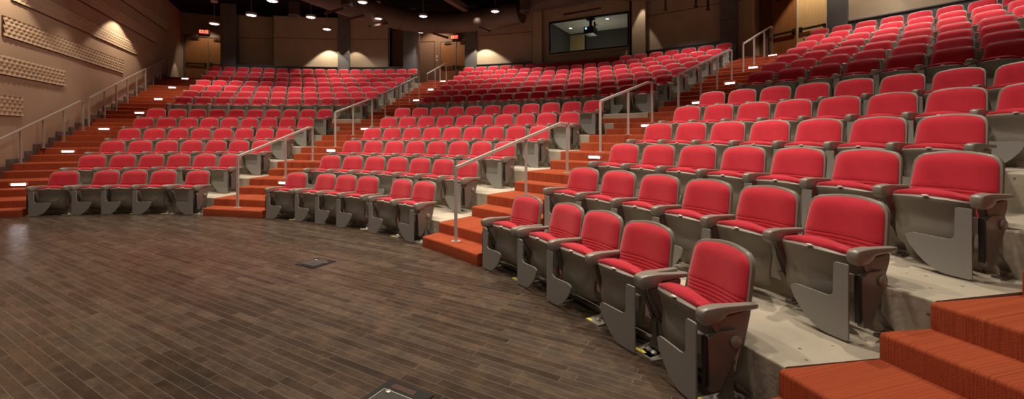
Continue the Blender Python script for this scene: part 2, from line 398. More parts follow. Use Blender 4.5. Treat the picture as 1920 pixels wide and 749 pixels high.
def g_strut():         # brace running back down to the riser behind
    rings = []
    for y, z, h, w in ((-.285, .215, .036, .024), (-.26, .185, .038, .026), (-.15, .085, .034, .026), (-.118, .055, .030, .028)):
        rings.append([Vector((s * w, y - h * .6 * t, z + h * .8 * t)) for s, t in ((-1, -1), (1, -1), (1, 1), (-1, 1))])
    foot = prism(round_poly([(-.035, -.20), (.035, -.20), (.035, -.105), (-.035, -.105)], .01), .002, .014, 'z')
    bolt = mv(lathe([(.012, 0), (.012, .012), (.006, .016)], 8), 0, -.175, .012)
    return join(ring_loft(rings), foot, bolt)
def g_post():          # front-row floor post
    rings = []
    for z, w, d in ((.21, .022, .026), (.12, .020, .022), (.05, .022, .026), (.022, .040, .042)):
        rings.append([Vector((s * w, -.255 + t * d, z)) for s, t in ((-1, -1), (1, -1), (1, 1), (-1, 1))])
    return ring_loft(rings)
def g_plate():
    a = prism(round_poly([(-.075, -.40), (.075, -.40), (.075, -.19), (-.075, -.19)], .006), .001, .010, 'z')
    h = mv(lathe([(.022, 0), (.022, .010), (.010, .020)], 10), 0, -.33, .010)
    return join(a, h)
def g_sticker(): return box(-.070, -.018, -.396, -.372, .0105, .0125)
def g_floor_rail(): return join(box(-.28, .28, -.232, -.205, .010, .040), box(-.28, .28, -.175, -.160, .006, .022))
def g_side_panel():    # aisle end cover, outside face on +x
    return prism(round_poly([(-.412, .385), (-.350, .415), (-.205, .408), (-.180, .350), (-.335, .100), (-.400, .100)], .016), .001, .034)
def g_gap_strip(): return box(.004, .030, -.428, -.413, .13, .40)  # black strip put in as the shade of the gap beside the panel
def g_cap(): return cylx(.033, .050, -.235, .352, .033, 20)
TAB = [(.263, .455), (.183, .455), (.180, .262), (.150, .242), (-.045, .248), (-.082, .232), (-.060, .165), (.020, .066), (.105, .012), (.263, .012)]
def g_tablet():
    return prism(round_poly(TAB, [.014, .014, .045, .035, .02, .022, .03, .06, .05, .016], 4), -.450, -.438, 'y')
def g_bracket(): return box(.205, .285, -.438, -.405, .30, .40)

ME = {}
def me(name, fn, m, smooth=True, sharp=40, key=None):
    k = key or name
    if k not in ME: ME[k] = mesh_of(name, fn(), m, smooth, sharp)
    return ME[k]
def seat_parts(first_arm, right_arm, end_l, end_r, tab, row1):
    """list of (name, mesh, x offset, mirror, parent index, label)"""
    P = []
    P.append(('back_shell', me('back_shell', g_back_shell, M_shell), 0, 1, None))
    P.append(('back_cushion', me('back_cushion', g_back_cushion, M_red, True, 60), 0, 1, None))
    P.append(('seat_pan', me('seat_pan', g_pan, M_shell), 0, 1, None)); pan = len(P) - 1
    P.append(('seat_cushion', me('seat_cushion', g_seat_cushion, M_red, True, 60), 0, 1, pan))
    P.append(('notch_highlight', me('notch_highlight', g_notch, M_white), 0, 1, pan))
    for side, on, end in ((-1, first_arm, end_l), (1, right_arm, end_r)):
        if not on: continue
        x = side * W0 / 2
        P.append(('armrest', me('armrest', g_arm, M_arm), x, 1, None))
        P.append(('arm_support', me('arm_support', g_support, M_metal), x, 1, None)); s = len(P) - 1
        P.append(('brace', me('brace', g_strut, M_metal), x, 1, s))
        if end:
            P.append(('side_panel', me('side_panel', g_side_panel, M_panel, True, 30), x, side, None)); e = len(P) - 1
            P.append(('pivot_cap', me('pivot_cap', g_cap, M_arm), x, side, e))
            P.append(('panel_gap', me('panel_gap', g_gap_strip, M_black, False), x, side, e))
        if row1:
            P.append(('floor_post', me('floor_post', g_post, M_metal), x, 1, None))
            P.append(('floor_plate', me('floor_plate', g_plate, M_plate, False), x, 1, None)); f = len(P) - 1
            P.append(('sticker', me('sticker', g_sticker, M_yellow, False), x, 1, f))
    if row1: P.append(('floor_rail', me('floor_rail', g_floor_rail, M_metal, False), 0, 1, None))
    if tab:
        P.append(('tablet_arm', me('tablet_arm', g_tablet, M_tablet, True, 30), 0, tab, None)); t = len(P) - 1
        P.append(('tablet_bracket', me('tablet_bracket', g_bracket, M_metal, False), 0, tab, t))
    return P
protos = {}
def place_seat(cfg, loc, rz, sx, label, group):
    r = empty('theater_seat', loc, rz, label, 'seat', group); r.scale = (sx, 1, 1)
    made = []
    for name, m, x, mir, par in seat_parts(*cfg):
        k = (name, mir)
        if k in protos: o = protos[k].copy()
        else: o = bpy.data.objects.new(name, m); protos[k] = o
        o.parent = made[par] if par is not None else r
        if par is not None:
            p = made[par]; o.location = ((x - p.location.x) * p.scale.x, 0, 0); o.scale = (mir * p.scale.x, 1, 1)
        else:
            o.location = (x, 0, 0); o.scale = (mir, 1, 1)
        COL.objects.link(o); made.append(o)
    return r
ORD = ['first', 'second', 'third', 'fourth', 'fifth', 'sixth', 'seventh', 'eighth', 'ninth', 'tenth', 'eleventh', 'twelfth', 'thirteenth',
       'fourteenth', 'fifteenth', 'sixteenth', 'seventeenth', 'eighteenth', 'nineteenth', 'twentieth']
SEC = {'A': 'left', 'B': 'middle', 'C': 'right'}
cands = []
for (s, k), v in SEATS.items():
    if k == 1: phis = v; sp = W0
    else: sp = v[1]; phis = [v[0] + i * sp / RR[k - 1] for i in range(v[2])]
    n = len(phis)
    for i, phi in enumerate(phis):
        p = polar(phi, RR[k - 1], TT[k - 1]); d = p.y
        px = 960 + p.x / d * F_PX; hwp = .28 * cos(phi) / d * F_PX
        if px - hwp > 1935: continue
        if k == 1:
            fa = (i == 0) or (s == 'A' and i in (1, 4)) or (s == 'B' and i in (1, 4)) or (s == 'C' and i in (1, 4))
            tab = -1
            if (s, i) in (('A', 4), ('B', 5), ('C', 3), ('C', 4)): tab = 1
            cfg = (fa, True, i == 0, i == n - 1, tab, True)
        else:
            cfg = (i == 0, True, i == 0, i == n - 1, 1 if i == n - 1 else -1, False)
        vis = (RR[k - 1] and (F_PX / d) ** 2) * (3.0 if k in (1,) else 1.0) * (1.15 if cfg[0] or cfg[3] else 1)
        if k == 7: vis *= 1.15
        vis *= .5 + .5 * min(1, abs(cos(phi)) + .2)
        row = 'front row' if k == 1 else ('back row' if k == 13 else ORD[k - 1] + ' row')
        label = f'red padded tip-up seat, {ORD[i]} from left in the {row} of the {SEC[s]} block'
        cands.append((vis, s, k, i, phi, p, cfg, sp / W0, label))
cands.sort(key=lambda c: -c[0])
FACE = {('A', 1, 1): -.046, ('A', 1, 3): -.046, ('B', 1, 1): .481, ('B', 1, 3): .481, ('B', 1, 4): .662, ('B', 1, 5): .662,
        ('C', 1, 1): 1.05, ('C', 1, 2): 1.04, ('C', 1, 3): 1.035, ('C', 1, 4): 1.275}    # seats bolted together in straight groups
N_IND = 300
for c in cands[:N_IND]:
    _, s, k, i, phi, p, cfg, sx, label = c
    place_seat(cfg, p, -FACE.get((s, k, i), phi), sx, label, f'tip-up seats in row {ORD[k-1]} of the {SEC[s]} block')
# the small seats far up at the back: one counted-out mass
V, Fc, MI = [], [], []
mats = [M_shell, M_red, M_arm, M_metal, M_panel, M_black, M_plate, M_yellow, M_white, M_tablet]
for c in cands[N_IND:]:
    _, s, k, i, phi, p, cfg, sx, label = c
    Mw = Matrix.Translation(p) @ Matrix.Rotation(-phi, 4, 'Z') @ Matrix.Scale(sx, 4, (1, 0, 0))
    for name, m, x, mir, par in seat_parts(*cfg):
        if name in ('notch_highlight',): continue
        n = len(V); X = Mw @ Matrix.Translation((x, 0, 0)) @ Matrix.Scale(mir, 4, (1, 0, 0))
        V += [X @ v.co for v in m.vertices]
        mi = mats.index(m.materials[0])
        for f in m.polygons:
            q = [n + a for a in f.vertices]
            if mir < 0: q.reverse()
            Fc.append(q); MI.append(mi)
m_ = bpy.data.meshes.new('theater_seats'); m_.from_pydata(V, [], Fc); m_.update()
for m in mats: m_.materials.append(m)
m_.polygons.foreach_set('material_index', MI); m_.polygons.foreach_set('use_smooth', [True] * len(MI)); m_.set_sharp_from_angle(angle=radians(45))
o = bpy.data.objects.new('theater_seats', m_); COL.objects.link(o)
tag(o, 'rest of the red tip-up seats, the small ones high up in the back rows', 'seat', 'seats of the back rows', 'stuff')

# ------------------------------------------------------------------ tiers, stairs, stage floor
def seat_edge(s, side):
    pts = []
    for k in range(1, 14):
        v = SEATS[(s, k)]
        if k == 1: a, b = v[0], v[-1]
        else: a, b = v[0], v[0] + (v[2] - 1) * v[1] / RR[k - 1]
        r = RR[k - 1]
        pts.append((r - .4, (a - .36 / r) if side < 0 else (b + .36 / r)))
    return lambda r: lerp(r, pts)
A_L = seat_edge('A', -1); B_L = seat_edge('B', -1); C_L = seat_edge('C', -1)
A_R = lambda r: lerp(r, [(8.5, .152), (8.8, .145), (9.7, .143), (11.6, .134), (13.6, .132), (14.2, .15), (21, .148)])
B_R = lambda r: lerp(r, [(8.5, .750), (8.8, .744), (11.6, .747), (13.6, .750), (14.2, .778), (22, .779)])
C_R = lambda r: lerp(r, [(8.8, 1.248), (9.45, 1.259), (9.7, 1.264), (10.2, 1.273), (22, 1.30)])
EDGE = {'A': (A_L, A_R), 'B': (B_L, B_R), 'C': (C_L, C_R)}
tiers = [(NOS[2 * (k - 1)] + .05, NOS[2 * k] + .05 if k < 6 else NOS[12] + .05, TT[k - 1]) for k in range(2, 7)]
tiers += [(NOS[12] + .05, NOS[14], LEV[12])]
for k in range(7, 14): tiers.append(((NOS[14] if k == 7 else NOS[2 * k] + .05), (NOS[2 * k + 2] + .05) if k < 13 else 21.05, TT[k - 1]))
for s in 'ABC':
    for q, (r0, r1, z) in enumerate(tiers):
        o = obj('floor_tier', sector(EDGE[s][0], EDGE[s][1], r0, r1 + .004, max(0.0, z - .75), z, nose=.012), M_conc)
        tag(o, kind='structure')
stage = obj('floor', prism([(-16, -4), (7, -4), (7, 12), (-16, 12)], -.2, 0, 'z'), M_floor); tag(stage, kind='structure')

WPHI = lambda r: wall_phi(r, .004)
aisles = [('along the tan side wall left of the left block', WPHI, A_L),
          ('between the left and middle seat blocks', A_R, B_L),
          ('between the middle and right seat blocks', B_R, C_L),
          ('in the lower right corner beside the right block', C_R, lambda r: C_R(r) + 1.35 / r)]
for q, (where, fa, fb) in enumerate(aisles):
    t = empty('carpeted_stairs', (0, 0, 0), 0, 'orange red carpeted aisle stairs ' + where, 'stairs')
    e = .002
    for j in range(1, 29 if q < 3 else 11):
        r0 = NOS[j]; r1 = NOS[j + 1] + .03 if j < 28 else {0: 21.4, 1: 23.3, 2: 23.3}[q]
        a = (lambda r: fa(r) + e / r * 8) if not (q in (1, 2) and j == 13) else (lambda r: fa(r) - 1.9 / r)
        if j < 28:
            g = sector(a, (lambda r: fb(r) - e), r0, r1, max(0, LEV[j] - .6), LEV[j], nose=.022)
        else:
            g = sector(a, (lambda r: fb(r) - e), r0, r1, 3.4, LEV[j], nose=.022)
        obj('step', g, M_carpet, t, smooth=True, sharp=50)

# grey stepped skirting on the left wall
gs = []
for j in range(1, 29):
    r0, r1 = NOS[j], (NOS[j + 1] if j < 28 else 21.3)
    def wy(r):
        lo, hi = 0, 26
        for _ in range(40):
            m = (lo + hi) / 2; p = wall_pt(m)
            if hypot(p.x - CX, p.y - CY) < r: lo = m
            else: hi = m
        return lo
    y0, y1 = wy(r0) - .12, wy(r1) - .10
    a, b, c, d = wall_pt(y0), wall_pt(y0, .025), wall_pt(y1, .025), wall_pt(y1)
    gs.append(prism([(a.x, a.y), (b.x, b.y), (c.x, c.y), (d.x, d.y)], LEV[j] - .2, LEV[j] + .10, 'z'))
tag(obj('baseboard_left', join(*gs), M_skirt), kind='structure')

# ------------------------------------------------------------------ shell of the room
CEIL = 7.55
corner = wall_pt(20.85)
def wallbox(p, q, z0, z1, th, name, m, kind='structure'):
    """wall from p to q (seen with its left end at p); thickness goes away from the viewer"""
    d = (q - p).normalized(); n = Vector((-d.y, d.x, 0)) * th
    a, b, c, e = p, q, q + n, p + n
    o = obj(name, prism([(a.x, a.y), (b.x, b.y), (c.x, c.y), (e.x, e.y)], z0, z1, 'z'), m)
    if kind: tag(o, kind=kind)
    return o
w0 = wall_pt(-3.5); wallbox(w0, corner + WU * .3, -.2, CEIL, .3, 'wall_left', M_wall)
tag(obj('ceiling', prism([(-19, -6), (16, -6), (16, 26), (-19, 26)], CEIL, CEIL + .2, 'z'), M_dark), kind='structure')

def arc_wall(name, pa, pb, r, z0, z1, th, m, kind='structure'):
    o = obj(name, sector(pa, pb, r, r + th, z0, z1), m)
    if kind: tag(o, kind=kind)
    return o
R_W = 21.12
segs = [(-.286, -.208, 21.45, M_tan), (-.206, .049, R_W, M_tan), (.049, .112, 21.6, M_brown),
        (.253, .396, R_W, M_tan), (.607, .750, R_W, M_tan), (.770, .792, 21.25, M_tan), (.910, 1.22, R_W, M_tan)]
for a, b, r, m in segs:
    arc_wall('wall_back', a, b, r, 3.7, 7.25, .15, m)
    if m is M_tan:   # dark reveal between the lower and the upper run of panels
        arc_wall('trim_1', a + .001, b - .001, r - .006, 6.105, 6.125, .01, M_edge)
for a, b in ((-.206, -.204), (.253, .2545), (.047, .049)):
    arc_wall('trim_2', a, b, R_W - .012, 4.75, 7.25, .05, M_frame)
for a, b in ((-.290, .086), (.24, .396), (.607, .757), (.900, 1.22)):
    arc_wall('wall_wainscot', a, b, 21.06, 3.75, 4.74, .06, M_grey)
    arc_wall('trim_3', a, b, 21.03, 4.74, 4.77, .10, M_grey)
    n = int((b - a) * 21 / 1.25)
    for i in range(1, n + 1): arc_wall('trim_4', a + (b - a) * i / (n + 1) - .0004, a + (b - a) * i / (n + 1) + .0004, 21.055, 3.8, 4.74, .01, M_black)
# upper black wall closing the back
arc_wall('wall_back', -.33, 1.25, 24.2, 3.0, CEIL, .2, M_dark)
# plenum band above the panels
arc_wall('wall_plenum', -.290, .112, 21.10, 7.15, CEIL, .3, M_dark)

def column(pa, pb, m=M_grey, r=20.96, depth=.55, top=CEIL, joint=5.75):
    phi = (pa + pb) / 2; w = (pb - pa) * r
    t = empty('column', polar(phi, r, 3.6), -phi)
    obj('shaft', box(-w / 2, w / 2, 0, depth, 0, top - 3.6), m, t, bevel=.008)
    obj('joint', box(-w / 2 - .003, w / 2 + .003, -.003, depth + .003, joint - 3.6, joint - 3.6 + .018), M_black, t)
    return t
cols = [(-.305, -.278, 'leftmost charcoal square column, right of the left exit door', 5.55), (-.065, -.039, 'charcoal square column in the middle of the left block back wall', 5.38),
        (.085, .114, 'charcoal square column left of the middle exit doors', 5.38), (.230, .257, 'charcoal square column right of the middle exit doors', 5.42),
        (.747, .771, 'charcoal square column at the right end of the middle block', 5.45), (.892, .915, 'rightmost charcoal square column, beside the pale maple door', 5.50)]
for a, b, lab, jz in cols: tag(column(a, b, joint=jz), lab, 'column')

# --- left exit doors (wall square to the left wall)
D1 = Vector((WU.y, -WU.x, 0))                       # along the door wall, to the right
def door_wall(name, p, d, segs, m):
    n = Vector((-d.y, d.x, 0))
    for s0, s1, z0, z1 in segs:
        a, b = p + d * s0, p + d * s1; c, e = b + n * .2, a + n * .2
        tag(obj(name, prism([(a.x, a.y), (b.x, b.y), (c.x, c.y), (e.x, e.y)], z0, z1, 'z'), m), kind='structure')
def frame_at(p, d, z): return Matrix.Translation(Vector((p.x, p.y, z))) @ Matrix.Rotation(atan2(d.y, d.x), 4, 'Z')
def local_empty(name, p, d, z, **kw): return empty(name, Vector((p.x, p.y, z)), atan2(d.y, d.x), **kw)
dn = [0]
def double_door(p, d, s, leaf, z, h, m_left, m_right, m_frame, m_mull, proud=.0):
    dn[0] += 1
    t = local_empty('door_%d' % dn[0], p + d * s, d, z); tag(t, kind='structure')
    w = 2 * leaf + .05
    obj('door_frame', join(box(-.06, 0, -.03, .16, 0, h + .06), box(w, w + .06, -.03, .16, 0, h + .06), box(0, w, -.03, .16, h, h + .06)), m_frame, t)
    obj('mullion', box(leaf, leaf + .05, -.02, .1, 0, h), m_mull, t)
    for q, (x0, mm) in enumerate(((0, m_left), (leaf + .05, m_right))):
        lf = obj('door_leaf', box(x0 + .004, x0 + leaf - .004, .0, .05, .01, h - .004), mm, t)
        bar = obj('panic_bar', join(box(x0 + .05, x0 + leaf - .05, -.075, -.045, .98, 1.05),
                  box(x0 + (leaf - .13 if q == 0 else .04), x0 + (leaf - .04 if q == 0 else .13), -.06, .0, .93, 1.10),
                  box(x0 + (.04 if q == 0 else leaf - .12), x0 + (.12 if q == 0 else leaf - .04), -.06, 0, .97, 1.06)), M_hard, lf)
        obj('door_closer', join(box(x0 + .22, x0 + .52, -.06, 0, h - .14, h - .07), box(x0 + .3, x0 + .62, -.10, -.08, h - .06, h - .04)), M_hard, lf)
    return t
DH = 2.36
LAND = 4.03
p1 = corner
door_wall('wall_rear_left', p1, D1, [(-.2, .10, 3.4, CEIL), (2.06, 2.7, 3.4, CEIL), (.10, 2.06, LAND + DH + .02, CEIL)], M_wall)
double_door(p1, D1, .16, .905, LAND, DH, M_door, M_door, M_frame, M_frame)
# --- middle exit doors
phm = .165
p2 = polar(.098, 23.25); q2 = polar(.30, 23.25); D2 = (q2 - p2).normalized()
def s_for_px(p, d, px):
    m = (px - 960) / F_PX; return (m * p.y - p.x) / (d.x - m * d.y)
sL = s_for_px(p2, D2, 826.5); leaf2 = s_for_px(p2, D2, 855) - sL - .02
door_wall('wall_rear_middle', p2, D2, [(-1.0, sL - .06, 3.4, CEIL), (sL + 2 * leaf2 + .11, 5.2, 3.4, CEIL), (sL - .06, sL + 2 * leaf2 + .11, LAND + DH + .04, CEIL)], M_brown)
double_door(p2, D2, sL, leaf2, LAND, DH, M_door, M_door, M_frame, M_frame)
# flush brown service panel left of the middle doors
sa, sb = s_for_px(p2, D2, 779), s_for_px(p2, D2, 815)
t = local_empty('wall_panel', p2 + D2 * sa, D2, LAND, label='tall flush brown panel left of the middle exit doors', cat='panel')
obj('panel_face', box(.02, sb - sa - .02, -.02, -.001, .05, 2.38), M_brown, t); obj('panel_border', join(box(0, .02, -.03, 0, .03, 2.42), box(sb - sa - .02, sb - sa, -.03, 0, .03, 2.42), box(0, sb - sa, -.03, 0, 2.40, 2.42)), M_edge, t)
for z, h, lab in ((5.42, .12, 'small pale switch plate beside the middle exit doors, upper of two'), (5.24, .10, 'small pale switch plate beside the middle exit doors, lower of two')):
    s = s_for_px(p2, D2, 819.3); t = local_empty('switch_plate', p2 + D2 * s, D2, z + .15, label=lab, cat='switch')
    obj('plate', box(-.05, .05, -.02, -.001, 0, h), M_jamb, t, bevel=.004); obj('toggle', box(-.012, .012, -.028, -.02, .03, h - .03), M_frame, t)
# --- right exit doors
p3 = Vector((from_px(1425, 15.75), 15.75, 0)); q3 = Vector((from_px(1552, 13.7), 13.7, 0)); D3 = (q3 - p3).normalized()
sL3 = s_for_px(p3, D3, 1446.5); leaf3 = s_for_px(p3, D3, 1494.6) - sL3
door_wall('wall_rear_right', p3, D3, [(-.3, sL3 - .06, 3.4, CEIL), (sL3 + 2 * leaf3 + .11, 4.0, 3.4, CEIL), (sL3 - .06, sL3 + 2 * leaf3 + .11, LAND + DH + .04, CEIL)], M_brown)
double_door(p3, D3, sL3, leaf3, LAND, DH, M_door, M_maple, M_frame, M_jamb)
# side wall of the right vestibule, with its timber return
wallbox(polar(.771, 21.3), p3 - D3 * .02, 3.6, CEIL, .12, 'wall_vestibule_left', M_tan)
wallbox(p3 + D3 * 3.6, polar(.91, 21.3), 3.6, CEIL, .12, 'wall_vestibule_right', M_maple)
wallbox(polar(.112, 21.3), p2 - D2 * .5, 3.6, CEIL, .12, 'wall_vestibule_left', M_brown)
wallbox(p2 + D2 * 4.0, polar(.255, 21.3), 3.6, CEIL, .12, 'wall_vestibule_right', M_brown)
wallbox(polar(-.305, 21.2), p1 + D1 * 2.5, 3.4, CEIL, .12, 'wall_vestibule_right', M_wall)

# --- switch boxes and strobe on the left wall
for y, z, w, h, lab in ((20.35, 5.92, .07, .14, 'small pale thermostat on the left wall near the exit door, upper of two'),
                        (20.55, 5.78, .08, .12, 'small pale switch plate on the left wall near the exit door, lower of two')):
    p = wall_pt(y); t = empty('wall_control', (p.x, p.y, z), atan2(WU.y, WU.x) - pi, lab, 'switch')
    obj('plate', box(-w / 2, w / 2, .001, .03, -h / 2, h / 2), M_jamb, t, bevel=.004); obj('button', box(-.01, .01, .03, .036, -.02, .02), M_frame, t)
p = wall_pt(11.35); t = empty('wall_outlet', (p.x, p.y, 1.9), atan2(WU.y, WU.x) - pi, 'small outlet plate on the left wall just above the lower handrail end', 'outlet')
obj('plate', box(-.04, .04, .001, .014, -.06, .06), M_jamb, t, bevel=.004)
obj('socket', join(box(-.018, .018, .014, .018, .012, .042), box(-.018, .018, .014, .018, -.042, -.012)), M_edge, t)

# ------------------------------------------------------------------ relief panels on the left wall
def relief(y0, y1, z0, z1, label):
    p = wall_pt(y0); t = empty('acoustic_panel', (p.x, p.y, z0), atan2(WU.y, WU.x), label, 'wall panel')
    L = (y1 - y0) * sqrt(1 + .454 ** 2); H = z1 - z0
    # local: x along wall, -y out of the wall
    nx, nz = int(L / .021), int(H / .018)
    V, Fc = [], []
    P_, Q_ = .17, .085
    for j in range(nz + 1):
        for i in range(nx + 1):
            x, z = L * i / nx, H * j / nz
            row = int(z / Q_); fx = ((x / P_) + (.5 if row % 2 else 0)) % 1.0; fz = (z / Q_) % 1.0
            dome = max(0, 1 - abs(fx - .5) * 2 * (.6 + .6 * fz)) ** .7 * (.35 + .65 * (1 - fz))
            V.append((x, -(.022 + .034 * dome), z))
    for j in range(nz):
        for i in range(nx):
            a = j * (nx + 1) + i; Fc.append((a, a + 1, a + nx + 2, a + nx + 1))
    me_ = bpy.data.meshes.new('relief_face'); me_.from_pydata(V, [], Fc); me_.update(); me_.materials.append(M_relief)
    me_.polygons.foreach_set('use_smooth', [True] * len(Fc))
    o = bpy.data.objects.new('relief_face', me_); COL.objects.link(o); o.parent = t
    obj('backing', box(-.005, L + .005, -.024, -.002, -.012, H + .004), M_edge, t)
relief(5.5, 9.62, 1.92, 2.37, 'lowest relief panel of wavy tan tiles on the left wall')
relief(6.5, 11.22, 2.79, 3.20, 'second lowest relief panel of wavy tan tiles on the left wall')
relief(9.04, 14.6, 3.62, 4.05, 'relief panel of wavy tan tiles, third from bottom on the left wall, ending mid stairs')
relief(9.3, 15.75, 4.46, 4.88, 'relief panel of wavy tan tiles under the bright scallop of light, fourth from bottom')
relief(10.6, 17.5, 5.28, 5.70, 'dim relief panel high on the left wall, fifth from bottom')
relief(13.0, 18.8, 6.10, 6.52, 'topmost dim relief panel on the left wall near the ceiling')

# ------------------------------------------------------------------ handrails
def rail(pts, hts, label, m, name='handrail', plates=True, ret=.16):
    """pts: base points; hts: rail height over each base"""
    b0 = pts[0]; t = empty(name, b0, 0, label, 'handrail'); o = Vector(b0)
    tops = [Vector(p) + Vector((0, 0, h)) for p, h in zip(pts, hts)]
    path = list(tops)
    d = (tops[-2] - tops[-1]).normalized(); d2 = Vector((d.x, d.y, 0)).normalized()
    line = [tops[0], tops[-1] + d2 * ret, tops[-1]]
    obj('rail_bar', tube([q - o for q in line], .021, square=True), m, t, bevel=.004)
    for i, p in enumerate(pts):
        a = Vector(p); 
        if i == 0: top = tops[0].z
        elif i == len(pts) - 1: top = tops[-1].z
        else:
            f = ((a - Vector(pts[0])).xy.length) / max(.01, ((tops[-1] + d2 * ret).xy - tops[0].xy).length)
            top = tops[0].z + (tops[-1].z - tops[0].z) * min(f, 1)
        q = a - o
        obj('post', mv(box(-.020, .020, -.013, .013, 0, top - a.z - .01), q.x, q.y, q.z), m, t)
        if plates: obj('base_plate', mv(box(-.055, .055, -.04, .04, .0, .008), q.x, q.y, q.z), m, t)
def rp(phi, r): 
    p = polar(phi, r); p.z = level_at(r); return p
rail([rp(.22, 8.68), rp(.217, 9.92), rp(.205, 10.95)], [.95, .8, .80], 'lowest short handrail on the stairs between the left and middle blocks', M_rail)
rail([rp(.205, 11.84), rp(.205, 12.65), rp(.207, 13.60)], [.90, .8, .80], 'second handrail up the stairs between the left and middle blocks', M_rail)
rail([rp(.203, 14.5), rp(.203, 15.45), rp(.203, 16.25), rp(.203, 17.1)], [.84, .8, .8, .80], 'third handrail up the stairs between the left and middle blocks', M_rail)
rail([rp(.198, 18.1), rp(.198, 18.95), rp(.192, 19.85), rp(.190, 20.75)], [.78, .8, .8, .76], 'topmost handrail before the middle exit doors', M_rail)
rail([rp(.812, 8.65), rp(.812, 9.91), rp(.815, 10.82)], [.93, .82, .80], 'nearest handrail, at the foot of the stairs between middle and right blocks', M_rail)
rail([rp(.812, 11.78), rp(.812, 12.70), rp(.812, 13.62)], [.90, .84, .82], 'second handrail up the stairs between the middle and right blocks', M_rail)
rail([rp(.824, 14.45), rp(.822, 15.65), rp(.824, 16.52), rp(.826, 17.38)], [.80, .8, .8, .82], 'third handrail up the stairs between the middle and right blocks', M_rail)
rail([rp(.826, 18.22), rp(.826, 19.08), rp(.825, 20.05), rp(.826, 20.75)], [.82, .82, .82, .86], 'topmost handrail before the right exit doors', M_rail)
def wy_px(px, off):
    m = (px - 960) / F_PX; o = wall_pt(0, off); return (m * o.y - o.x) / (WU.x - m * WU.y), o
def wpost(px, off=.13):
    t, o = wy_px(px, off); p = o + WU * t; r = hypot(p.x - CX, p.y - CY); p.z = level_at(r); return p
def ext(y, off=.13):
    p = wall_pt(y, off); r = hypot(p.x - CX, p.y - CY); p.z = level_at(r); return p
rail([ext(7.2), wpost(-10), wpost(38.5), wpost(81.5), wpost(120), wpost(156)], [.86, .85, .85, .85, .84, .82], 'lower handrail standing along the left wall stairs', M_rail2, plates=True)
rail([wpost(x) for x in (167, 196, 218, 239, 256, 273, 287.5, 301, 315)], [.82] * 8 + [.82], 'upper handrail standing along the left wall stairs to the exit door', M_rail2)

# ------------------------------------------------------------------ step lights
def step_light(px, j, label, warm=False):
    r = NOS[j]; m = (px - 960) / F_PX
    a = m * m + 1; b = -2 * (m * CX + CY); c = CX * CX + CY * CY - r * r
    d = (-b + sqrt(b * b - 4 * a * c)) / (2 * a); x = m * d; phi = atan2(x - CX, d - CY)
    zc = (LEV[j] + LEV[j - 1]) / 2 - .005
    t = empty('step_light', polar(phi, r, zc), -phi, label, 'light')
    obj('frame', join(box(-.125, .125, -.008, .006, .021, .030), box(-.125, .125, -.008, .006, -.030, -.021), box(-.125, -.115, -.008, .006, -.021, .021), box(.115, .125, -.008, .006, -.021, .021)), M_hard, t)
    obj('lens', box(-.115, .115, -.004, .004, -.021, .021), M_step, t)
    l = bpy.data.lights.new('step_glow', 'AREA'); l.shape = 'RECTANGLE'; l.size = .26; l.size_y = .05; l.energy = .25; l.color = (.95, .93, 1)
    lo = bpy.data.objects.new('step_glow', l); COL.objects.link(lo); lo.parent = t; lo.location = (0, -.012, 0); lo.rotation_euler = (pi / 2 + .35, 0, 0)
nm = ['lowest', 'second lowest', 'third lowest', 'fourth lowest', 'third from the top', 'second from the top', 'topmost']
for px, j, q in ((35, 4, 0), (127.5, 8, 1), (195, 12, 2), (261.5, 16, 3), (297, 20, 4), (323, 24, 5), (347, 28, 6)):
    step_light(px, j, f'{nm[q]} glowing step light in the stairs along the left wall')
for px, j, q in ((532, 4, 'lowest'), (620.6, 8, 'second lowest'), (684, 12, 'third lowest'), (780.4, 20, 'third from the top'), (807.7, 24, 'second from the top'), (830.8, 28, 'topmost')):
    step_light(px, j, f'{q} glowing step light in the stairs between left and middle blocks')
for px, j, q in ((1114.4, 8, 'lowest visible'), (1212.7, 12, 'second lowest'), (1308, 16, 'third lowest'), (1368.5, 20, 'third from the top'), (1412, 24, 'second from the top'), (1449, 28, 'topmost')):
    step_light(px, j, f'{q} glowing step light in the stairs between middle and right blocks')

# ------------------------------------------------------------------ pendants, diffusers, ducts
def spot(name, loc, target, energy, angle, blend=.6, color=(1, .84, .68), radius=.08, parent=None):
    l = bpy.data.lights.new(name, 'SPOT'); l.energy = energy; l.spot_size = radians(angle); l.spot_blend = blend; l.color = color; l.shadow_soft_size = radius
    o = bpy.data.objects.new(name, l); COL.objects.link(o); o.location = loc
    o.rotation_euler = (Vector(target) - Vector(loc)).to_track_quat('-Z', 'Y').to_euler()
    return o
def pendant(px, py, w, label, top=CEIL, power=150):
    dia = .36; d = dia * F_PX / w; x = from_px(px, d); z = CAM_H + (HORIZON - py) / F_PX * d
    t = empty('pendant_light', (x, d, z), 0, label, 'pendant light', 'round pendant lights under the dark ceiling')
    obj('housing', lathe([(.17, 0), (.18, .012), (.18, .05), (.165, .085), (.06, .10), (.02, .115), (.001, .115)], 28), M_pend, t, smooth=True)
    obj('lens', lathe([(.001, -.010), (.10, -.010), (.155, -.006), (.168, .004), (.001, .004)], 28), M_diff, t, smooth=True)
    obj('led_cluster', join(*[mv(lathe([(.001, -.006), (.034, -.006), (.04, 0), (.001, 0)], 10), rr * cos(a), rr * sin(a), -.010) for rr, a in [(0, 0)] + [(.098, k * pi / 3.5) for k in range(7)]]), M_emit, t)
    obj('stem', tube([(0, 0, .11), (0, 0, top - z - .02)], .008, 8), M_pend, t)
    obj('canopy', mv(lathe([(.11, 0), (.12, .02), (.12, .07), (.001, .07)], 20), 0, 0, top - z - .075), M_pend, t, smooth=True)
    spot('pendant_beam', (x, d, z - .03), (x, d, 0), power * 1.15, 104, .85, (1, .88, .76), .12)
    return (x, d, z)
